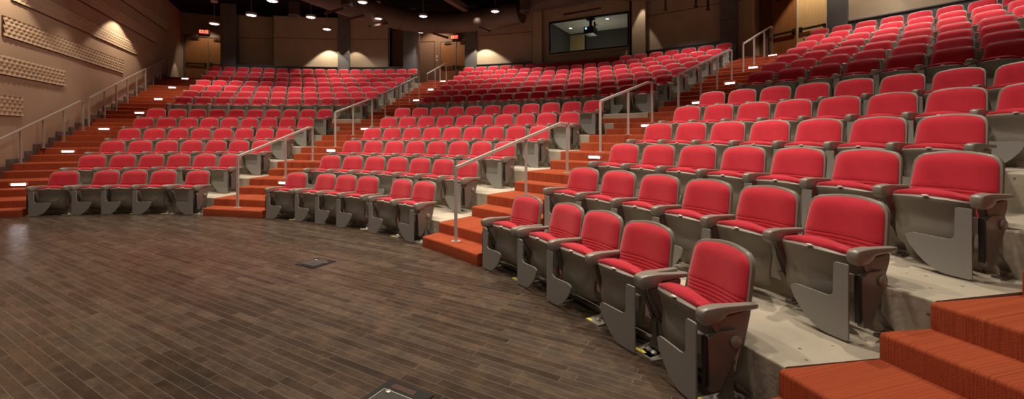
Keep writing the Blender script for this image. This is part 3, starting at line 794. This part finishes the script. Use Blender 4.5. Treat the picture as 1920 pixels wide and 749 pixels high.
PD = [(402, 44, 18, 'far left pendant light, the one nearest the left exit sign', 6.55, 170), (471.5, 28, 19, 'pendant light right of the leftmost column, second from left', CEIL, 170),
      (511, 1.5, 20.5, 'pendant light cut by the top edge, third from left', CEIL, 190), (583, 32, 18, 'pendant light over the left block, left of the low small one', CEIL, 170),
      (613, 54.5, 16, 'small low pendant light before the panelled back wall of the left block', CEIL, 170), (680, 4, 19, 'pendant light at the top edge beside the black diffuser', CEIL, 190),
      (708.6, 35, 16.5, 'pendant light right of the second column from left', 6.95, 170), (793.8, 30.5, 16.5, 'upper of the two pendant lights stacked left of the middle exit', CEIL, 170),
      (790, 60, 14.5, 'lower of the two pendant lights stacked left of the middle exit', 7.2, 150), (928.5, 21.5, 16.7, 'rightmost visible pendant light, left of the control booth', CEIL, 190)]
for a in PD: pendant(a[0], a[1], a[2], a[3], top=a[4] if a[4] < CEIL else CEIL, power=a[5] * 1.7)
# unseen pendants of the same kind, plus dim fill added over the right block
for phi, r, z, e in ((.93, 15.9, 6.3, 50), (1.06, 15.9, 6.3, 50), (.28, 19.6, 6.6, 120), (-.24, 19.3, 6.6, 110), (.02, 19.6, 6.6, 110), (.36, 18.4, 6.5, 150), (.44, 17.0, 6.5, 190), (.53, 17.6, 6.5, 190), (.64, 17.0, 6.4, 200), (.70, 19.3, 6.4, 200), (.80, 18.4, 6.5, 120), (.93, 18.4, 6.6, 260), (1.02, 19.0, 6.6, 230), (1.12, 18.0, 6.6, 220), (.98, 20.2, 6.5, 120)):
    p = polar(phi, r, z); px = 960 + p.x / p.y * F_PX; py = HORIZON - (z - CAM_H) / p.y * F_PX
    spot('unseen_beam', p, (p.x, p.y, 0), e * 1.7, 104, .85, (1, .88, .76), .12)

def diffuser(px, py, d, w, label):
    x = from_px(px, d); z = CAM_H + (HORIZON - py) / F_PX * d; r = w / F_PX * d / 2
    t = empty('ceiling_diffuser', (x, d, z), 0, label, 'diffuser', 'round ceiling diffusers')
    obj('collar', lathe([(r * .8, .05), (r, .07), (r, .14), (r * .92, .16), (r * .92, .55), (.001, .55)], 24), M_duct, t, smooth=True)
    obj('outlet', lathe([(.001, 0), (r * .6, 0), (r * .78, .03), (r * .8, .06), (.001, .06)], 24), M_black, t, smooth=True)
diffuser(552, 32.5, 16.0, 21, 'round drop diffuser left of the large duct, before the back wall')
diffuser(650.5, 15, 15.0, 22, 'round drop diffuser hanging at the large duct near the top edge')
diffuser(770, 54, 19.2, 15, 'small round diffuser beside the column left of the middle exit')
diffuser(985, 25, 17.3, 21, 'round diffuser at the booth corner')
def smooth_path(pts, n=10):
    out = []
    P = [Vector(p) for p in pts]; P = [P[0] * 2 - P[1]] + P + [P[-1] * 2 - P[-2]]
    for i in range(1, len(P) - 2):
        for k in range(n):
            t = k / n; a, b, c, d = P[i - 1:i + 3]
            out.append(.5 * ((2 * b) + (c - a) * t + (2 * a - 5 * b + 4 * c - d) * t * t + (3 * b - a - 3 * c + d) * t ** 3))
    out.append(P[-2]); return out
def duct(pts, r, label):
    path = smooth_path(pts, 8); t = empty('air_duct', path[0], 0, label, 'duct'); o = Vector(path[0])
    obj('duct_body', tube([p - o for p in path], r, 20), M_duct, t, smooth=True)
    for i in range(3, len(path) - 1, 9):
        a = path[i]; d = (path[i + 1] - path[i - 1]).normalized() * .025
        obj('joint_band', tube([a - d - o, a + d - o], r + .015, 20), M_duct, t, smooth=True)
duct([(-9.6, 9.0, 6.62), (-8.0, 12.2, 6.62), (-6.95, 15.1, 6.6), (-5.9, 17.3, 6.6), (-4.6, 18.9, 6.6), (-3.0, 19.3, 6.6), (-1.2, 18.75, 6.62), (.4, 17.95, 6.7)], .48, 'large round brown duct sweeping in from the upper left towards the booth')
duct([polar(.40, 19.9, 7.05), polar(.47, 19.9, 7.08), polar(.56, 19.9, 7.08), polar(.63, 20.0, 6.85), polar(.70, 20.1, 6.72), polar(.78, 20.1, 6.72), polar(.9, 20.0, 7.0)], .42, 'round duct running above the booth and the wall right of it')
# dark hanger channels under the ducts and beams
def channel(a, b, label):
    t = tag(obj('ceiling_strut', tube([a, b], .04, square=True), M_edge), label, 'strut', 'dark struts under the ducts')
def ray(px, py, d): return Vector((from_px(px, d), d, CAM_H + (HORIZON - py) / F_PX * d))
channel(ray(610, 25, 14.6), ray(642, 15.5, 15.2), 'dark strut crossing the duct above the low small pendant')
channel(ray(645, 38, 15.6), ray(682, 28, 16.4), 'dark strut crossing the duct right of the second column')
channel(ray(692, 49, 17.0), ray(727, 43, 17.8), 'dark strut under the duct near the third column')
channel(ray(812, 62, 18.6), ray(840, 71, 19.2), 'dark strut left of the middle exit sign')
channel(ray(897, 50, 18.0), ray(919, 59.5, 18.6), 'dark strut left of the booth, beside the bright column lamp')
channel(ray(1057, 28, 17.0), ray(1127, 16, 16.4), 'dark strut hanging above the booth window')
for a, b in (((835, -8, 15.5), (874, 17, 18.6)),):
    tag(obj('ceiling_beam', tube([ray(*a), ray(*b)], .12, square=True), M_duct), kind='structure')
for px, d in ((1248, 15.4), (1305, 15.0), (1328, 14.8)):
    z = CAM_H + (HORIZON - (20 if px != 1305 else 14)) / F_PX * d
    p = Vector((from_px(px, d), d, 0))
    tag(obj('duct_hanger', join(mv(box(-.03, .03, -.03, .03, z, CEIL - .01), p.x, p.y, 0), mv(box(-.07, .07, -.02, .02, z, z + .05), p.x, p.y, 0)), M_edge), {1248: 'dark hanger beside the booth pilaster, left of three', 1305: 'dark hanger under the right duct, middle of three', 1328: 'dark hanger under the right duct, right of three'}[px], 'hanger', 'dark duct hangers')
# small bright accent lamp on the column right of the middle exit
p = ray(894.6, 49.5, 19.3); t = empty('accent_lamp', p, 0, 'tiny bright accent lamp at the column right of the middle exit', 'lamp')
obj('lamp_body', lathe([(.05, .03), (.06, .06), (.06, .16), (.02, .2), (.001, .2)], 14), M_hard, t, smooth=True); obj('lens', lathe([(.001, 0), (.045, .0), (.05, .03), (.001, .03)], 14), M_emit, t)
obj('arm', tube([(0, 0, .18), (-.25, .6, .25)], .012, 6), M_hard, t)

# ------------------------------------------------------------------ exit signs
def exit_sign(p, d, z, h, label):
    w = h * 1.9; t = local_empty('exit_sign', p, d, z, label=label, cat='exit sign')
    obj('housing', box(-w / 2, w / 2, -.05, .02, 0, h), M_black, t, bevel=.006)
    obj('bracket', box(-w * .3, w * .3, -.02, .01, h, h + .06), M_hard, t)
    obj('glow_face', box(-w / 2 + .01, w / 2 - .01, -.056, -.05, .01, h - .01), M_exit, t)
    lh = h * .62; lw = lh * .52; s = lh * .17; g = lw * .30; x = -(4 * lw + 3 * g) / 2 - 0; z0 = (h - lh) / 2; fr = (-.062, -.056)
    def b(x0, x1, z1, z2): return box(x0, x1, fr[0], fr[1], z0 + z1, z0 + z2)
    gs = []
    gs += [b(x, x + s, 0, lh), b(x + s, x + lw, 0, s), b(x + s, x + lw, lh / 2 - s / 2, lh / 2 + s / 2), b(x + s, x + lw, lh - s, lh)]; x += lw + g
    for sg in (1, -1):
        x0, x1 = (x, x + lw - s) if sg > 0 else (x + lw - s, x)
        gs.append(prism([(x0, z0), (x0 + s, z0), (x1 + s, z0 + lh), (x1, z0 + lh)], fr[0], fr[1], 'y'))
    x += lw + g
    gs.append(b(x + lw / 2 - s / 2, x + lw / 2 + s / 2, 0, lh)); x += lw * .75 + g
    gs += [b(x, x + lw, lh - s, lh), b(x + lw / 2 - s / 2, x + lw / 2 + s / 2, 0, lh - s)]
    obj('letters', join(*gs), M_exitl, t)
s = s_for_px(p1, D1, 384); exit_sign(p1 + D1 * s - Vector((-D1.y, D1.x, 0)) * .1, D1, 6.53, .23, 'red glowing EXIT sign above the left exit doors')
s = s_for_px(p2, D2, 854.5); exit_sign(p2 + D2 * s - Vector((-D2.y, D2.x, 0)) * .1, D2, 6.46, .23, 'red glowing EXIT sign above the middle exit doors')

# ------------------------------------------------------------------ control booth
bl, br = polar(.411, 21.0), polar(.594, 21.0); DB = (br - bl).normalized(); NB = Vector((-DB.y, DB.x, 0)); LB = (br - bl).length
def s_px(px): return s_for_px(bl, DB, px)
wl, wr = s_px(1031), s_px(1178); ZB0, ZB1 = 5.03, 6.38
for s0, s1, z0, z1 in ((-.2, wl, 3.7, CEIL), (wr, LB + .2, 3.7, CEIL), (wl, wr, 3.7, ZB0), (wl, wr, ZB1, CEIL)):
    a, b = bl + DB * s0, bl + DB * s1
    wallbox(a, b, z0, z1, .2, 'wall_booth', M_tan)
t = local_empty('window_1', bl + DB * wl, DB, ZB0); tag(t, kind='structure'); ww, wh = wr - wl, ZB1 - ZB0
obj('window_frame', join(box(-.03, .02, -.02, .14, -.03, wh + .03), box(ww - .02, ww + .03, -.02, .14, -.03, wh + .03), box(0.02, ww - .02, -.02, .14, -.03, .02), box(.02, ww - .02, -.02, .14, wh - .02, wh + .03)), M_black, t)
obj('glass_pane', box(.02, ww - .02, .04, .048, .02, wh - .02), M_glass, t)
# reveal lines around the booth wall
for s0, s1, z0, z1 in ((-.0, LB, 4.88, 4.895),):
    wallbox(bl + DB * s0 - NB * .004, bl + DB * s1 - NB * .004, z0, z1, .01, 'trim_5', M_edge)
wallbox(bl + DB * (LB - .10) - NB * .01, bl + DB * (LB - .04) - NB * .01, 3.8, CEIL, .02, 'trim_6', M_black)
def pilaster(a, b, label):
    phi = (a + b) / 2; w = (b - a) * 20.9; t = empty('pilaster', polar(phi, 20.85, 3.7), -phi, label, 'column')
    obj('shaft', box(-w / 2, w / 2, 0, .145, 0, CEIL - 3.7), M_tan, t, bevel=.006)
    obj('end_trim', box(-w / 2 - .012, -w / 2, .0, .145, 0, CEIL - 3.7), M_edge, t)
pilaster(.388, .409, 'tan pilaster at the left side of the control booth'); pilaster(.596, .621, 'tan pilaster lit at the right side of the control booth')
# booth interior
bd = 2.9
def bi(x0, x1, y0, y1, z0, z1, name, m, kind='structure'):
    g = xf(box(x0, x1, y0, y1, z0, z1), frame_at(bl, DB, 0)); o = obj(name, g, m)
    if kind: tag(o, kind=kind)
    return o
bi(-.3, LB + .9, .21, bd, 6.50, 6.56, 'ceiling_booth', M_booth_c)
bi(-.3, LB + .9, bd, bd + .1, 3.7, 6.56, 'wall_booth_back', M_booth_w)
bi(wl - .25, wl - .15, .21, bd, 3.7, 6.5, 'wall_booth_left', M_booth_w)
bi(LB + .8, LB + .9, .21, bd, 3.7, 6.5, 'wall_booth_right', M_booth_w)
bi(-.3, LB + .9, .21, bd, 3.9, 4.0, 'floor_booth', M_skirt)
pbk = bl + NB * bd
sd0, sd1 = s_for_px(pbk, DB, 1065.5), s_for_px(pbk, DB, 1098)
t = local_empty('door_4', pbk + DB * sd0 - NB * .05, DB, 4.0); tag(t, kind='structure')
obj('door_leaf', box(.02, sd1 - sd0 - .02, .01, .05, 0, 2.42), M_booth_d, t); obj('door_frame', join(box(-.06, .02, 0, .05, 0, 2.48), box(sd1 - sd0 - .02, sd1 - sd0 + .06, 0, .05, 0, 2.48)), M_black, t)
# projector
pp = Vector((from_px(1108, 18.0), 18.0, 5.86)); t = empty('projector', pp, atan2(DB.y, DB.x), 'black projector with a blue glowing lens hanging inside the booth window', 'projector')
obj('body', join(box(-.22, .20, -.3, .3, -.13, .17), box(-.15, .14, -.34, -.3, -.08, .12)), M_black, t, bevel=.02)
obj('lens', xf(lathe([(.09, 0), (.09, .10), (.07, .12), (.001, .12)], 20), Matrix.Translation((-.06, -.33, .04)) @ Matrix.Rotation(pi / 2, 4, 'X')), M_black, t, smooth=True)
obj('lens_glow', xf(lathe([(.04, .0), (.035, .005), (.001, .006)], 16), Matrix.Translation((-.06, -.452, .05)) @ Matrix.Rotation(pi / 2, 4, 'X')), M_lens_blue, t)
obj('mount', join(box(-.05, .05, -.05, .05, .17, .50), box(-.16, .16, -.12, .12, .50, .63), box(.14, .2, -.05, .05, .1, .4)), M_black, t)
obj('knob', mv(lathe([(.03, 0), (.035, .03), (.001, .05)], 10), .26, 0, .24), M_black, t)
for px, lab in ((1070, 'left small recessed downlight in the booth ceiling'), (1139, 'middle small recessed downlight in the booth ceiling, right of the projector'), (1174, 'right small recessed downlight in the booth ceiling')):
    d = {1070: 19.9, 1139: 18.3, 1174: 17.3}[px]; p = Vector((from_px(px, d), d, 6.495))
    t = empty('booth_downlight', p, 0, lab, 'downlight', 'recessed downlights in the booth'); obj('ring', lathe([(.09, -.002), (.09, -.012), (.07, -.012), (.07, -.002)], 18), M_jamb, t)
    obj('lens', lathe([(.001, -.008), (.07, -.008), (.07, -.003), (.001, -.003)], 18), M_emit, t)
pb = bl + DB * (LB * .5) + NB * 1.4
l = bpy.data.lights.new('booth_lamp', 'POINT'); l.energy = 42; l.color = (1, .93, .8); l.shadow_soft_size = .4
lo = bpy.data.objects.new('booth_lamp', l); COL.objects.link(lo); lo.location = (pb.x, pb.y, 4.9)

# ------------------------------------------------------------------ floor boxes in the stage
def floor_box(c, rot, w, h, label, lock):
    t = empty('floor_box', c, rot, label, 'floor box')
    obj('frame', join(box(-w / 2, w / 2, -h / 2, -h / 2 + .035, .0, .006), box(-w / 2, w / 2, h / 2 - .085, h / 2, 0, .006), box(-w / 2, -w / 2 + .035, -h / 2 + .035, h / 2 - .085, 0, .006), box(w / 2 - .035, w / 2, -h / 2 + .035, h / 2 - .085, 0, .006)), M_black, t)
    obj('lid', box(-w / 2 + .045, w / 2 - .045, -h / 2 + .045, h / 2 - .095, .0, .009), mat('floor_box_lid', (.09, .085, .08), .35, metal=.4), t)
    obj('lid_trim', join(box(-w / 2 + .037, w / 2 - .037, h / 2 - .094, h / 2 - .088, 0, .008), box(-w / 2 + .037, -w / 2 + .043, -h / 2 + .04, h / 2 - .09, 0, .008)), M_plate, t)
    obj('lock', mv(lathe([(.016, 0), (.016, .008), (.008, .011), (.001, .009)], 16), *lock, .006), M_plate, t, smooth=True)
    obj('handle_slot', box(-w / 2 + .06, w / 2 - .10, h / 2 - .065, h / 2 - .025, .006, .0075), M_edge, t)
R_ = atan2(2.414 - 2.561, -.467 + .734)
ux, uy = cos(R_), sin(R_)
W1, H1 = .33, .33
top = Vector((-.734, 2.561)); ex = Vector((ux, uy)); ey = Vector((-uy, ux))
c1 = top + ex * W1 / 2 - ey * H1 / 2
floor_box((c1.x, c1.y, .001), R_, W1, H1, 'near black floor box with a round lock at the bottom edge of the view', (-.08, .06))
c2 = Vector((-2.268, 4.902)); floor_box((c2.x, c2.y, .001), R_ + .0, .31, .31, 'far small black floor box out in the middle of the stage floor', (-.08, .06))

# ------------------------------------------------------------------ lights
# house lights over the lower seats and the stage (hung from the grid above the frame)
WARM = (1, .86, .70)
for phi, r, z, e, an in ((.04, 8.6, 7.3, 420, 84), (.26, 8.6, 7.3, 540, 84), (.52, 8.8, 7.3, 520, 84), (.78, 8.6, 7.3, 560, 84), (1.02, 8.8, 7.3, 480, 84), (1.25, 8.4, 7.3, 380, 84),
                     (.10, 11.3, 7.3, 660, 74), (.42, 11.3, 7.3, 680, 76), (.76, 11.3, 7.3, 700, 76), (1.04, 11.3, 7.3, 740, 76)):
    p = polar(phi, r, z); spot('house_and_fill_light', p, (p.x, p.y, 0), e, an, .35, WARM, .12)
for x, y, e in ((-7, 3.0, 200), (-3, 2.2, 200), (0, -1.5, 170), (-5, -1.5, 130)):
    spot('stage_light', (x, y, 7.3), (x + .5, y + 3.2, 0), e, 100, .6, WARM, .15)
# wall washers that draw the scallops
for y, off, z, e, a, bl_ in ((14.1, .8, 5.78, 230, 112, .2), (8.7, .8, 5.6, 300, 108, .25), (11.2, .7, 4.9, 50, 104, .9), (19.9, .4, 5.45, 26, 70, .3)):
    p = wall_pt(y, off, z); spot('wall_washer', p, wall_pt(y, off * .8, 0), e, a, bl_, (1, .80, .58), .03)
spot('house_and_fill_light', (-4.0, 10.5, 5.9), (-11.2, 9.8, 3.0), 330, 44, .9, WARM, .12)  # unseen fill added to brighten the left wall
spot('vestibule_fill', p1 + D1 * 1.1 - Vector((-D1.y, D1.x, 0)) * .9 + Vector((0, 0, 7.2)), p1 + D1 * 1.1 + Vector((0, 0, 4.6)), 90, 80, .5, (1, .8, .6), .1)  # unseen fills added to brighten the three exit doors and their recesses
spot('vestibule_fill', p2 + D2 * (sL - .2) - Vector((-D2.y, D2.x, 0)) * 1.1 + Vector((0, 0, 7.2)), p2 + D2 * (sL - .1) + Vector((0, 0, 4.4)), 150, 120, .5, (1, .8, .6), .1)
spot('vestibule_fill', p3 + D3 * 2.0 - Vector((-D3.y, D3.x, 0)) * .8 + Vector((0, 0, 7.2)), p3 + D3 * 1.9 + Vector((0, 0, 4.4)), 200, 74, .25, (1, .8, .6), .05)
for phi, e, a, zz, rw in ((-.086, 210, 92, 6.05, 20.6), (-.026, 80, 86, 6.05, 20.6), (.276, 170, 104, 5.9, 20.55), (.617, 110, 44, 6.9, 20.6), (.925, 200, 62, 6.9, 20.6)):
    p = polar(phi, rw, zz); spot('wall_washer', p, polar(phi, rw + .1, 3), e, a, .25, (1, .86, .66), .03)

w = bpy.data.worlds.new('dim_room'); scene.world = w; w.use_nodes = True
w.node_tree.nodes['Background'].inputs[0].default_value = (1, .82, .68, 1); w.node_tree.nodes['Background'].inputs[1].default_value = .075

# ------------------------------------------------------------------ camera
cd = bpy.data.cameras.new('camera'); cam = bpy.data.objects.new('camera', cd); COL.objects.link(cam); scene.camera = cam
cam.location = (0, 0, CAM_H); cam.rotation_euler = (pi / 2, 0, 0); cam.rotation_euler.rotate_axis('Z', radians(-.07))
cd.sensor_fit = 'HORIZONTAL'; cd.sensor_width = 36; cd.lens = F_PX / 1920 * 36; cd.shift_y = (HORIZON - 374.5) / 1920; cd.clip_start = .05; cd.clip_end = 200
vs = scene.view_settings; vs.view_transform = 'Standard'; vs.look = 'None'; vs.gamma = 1; vs.use_curve_mapping = False; vs.exposure = 0.0
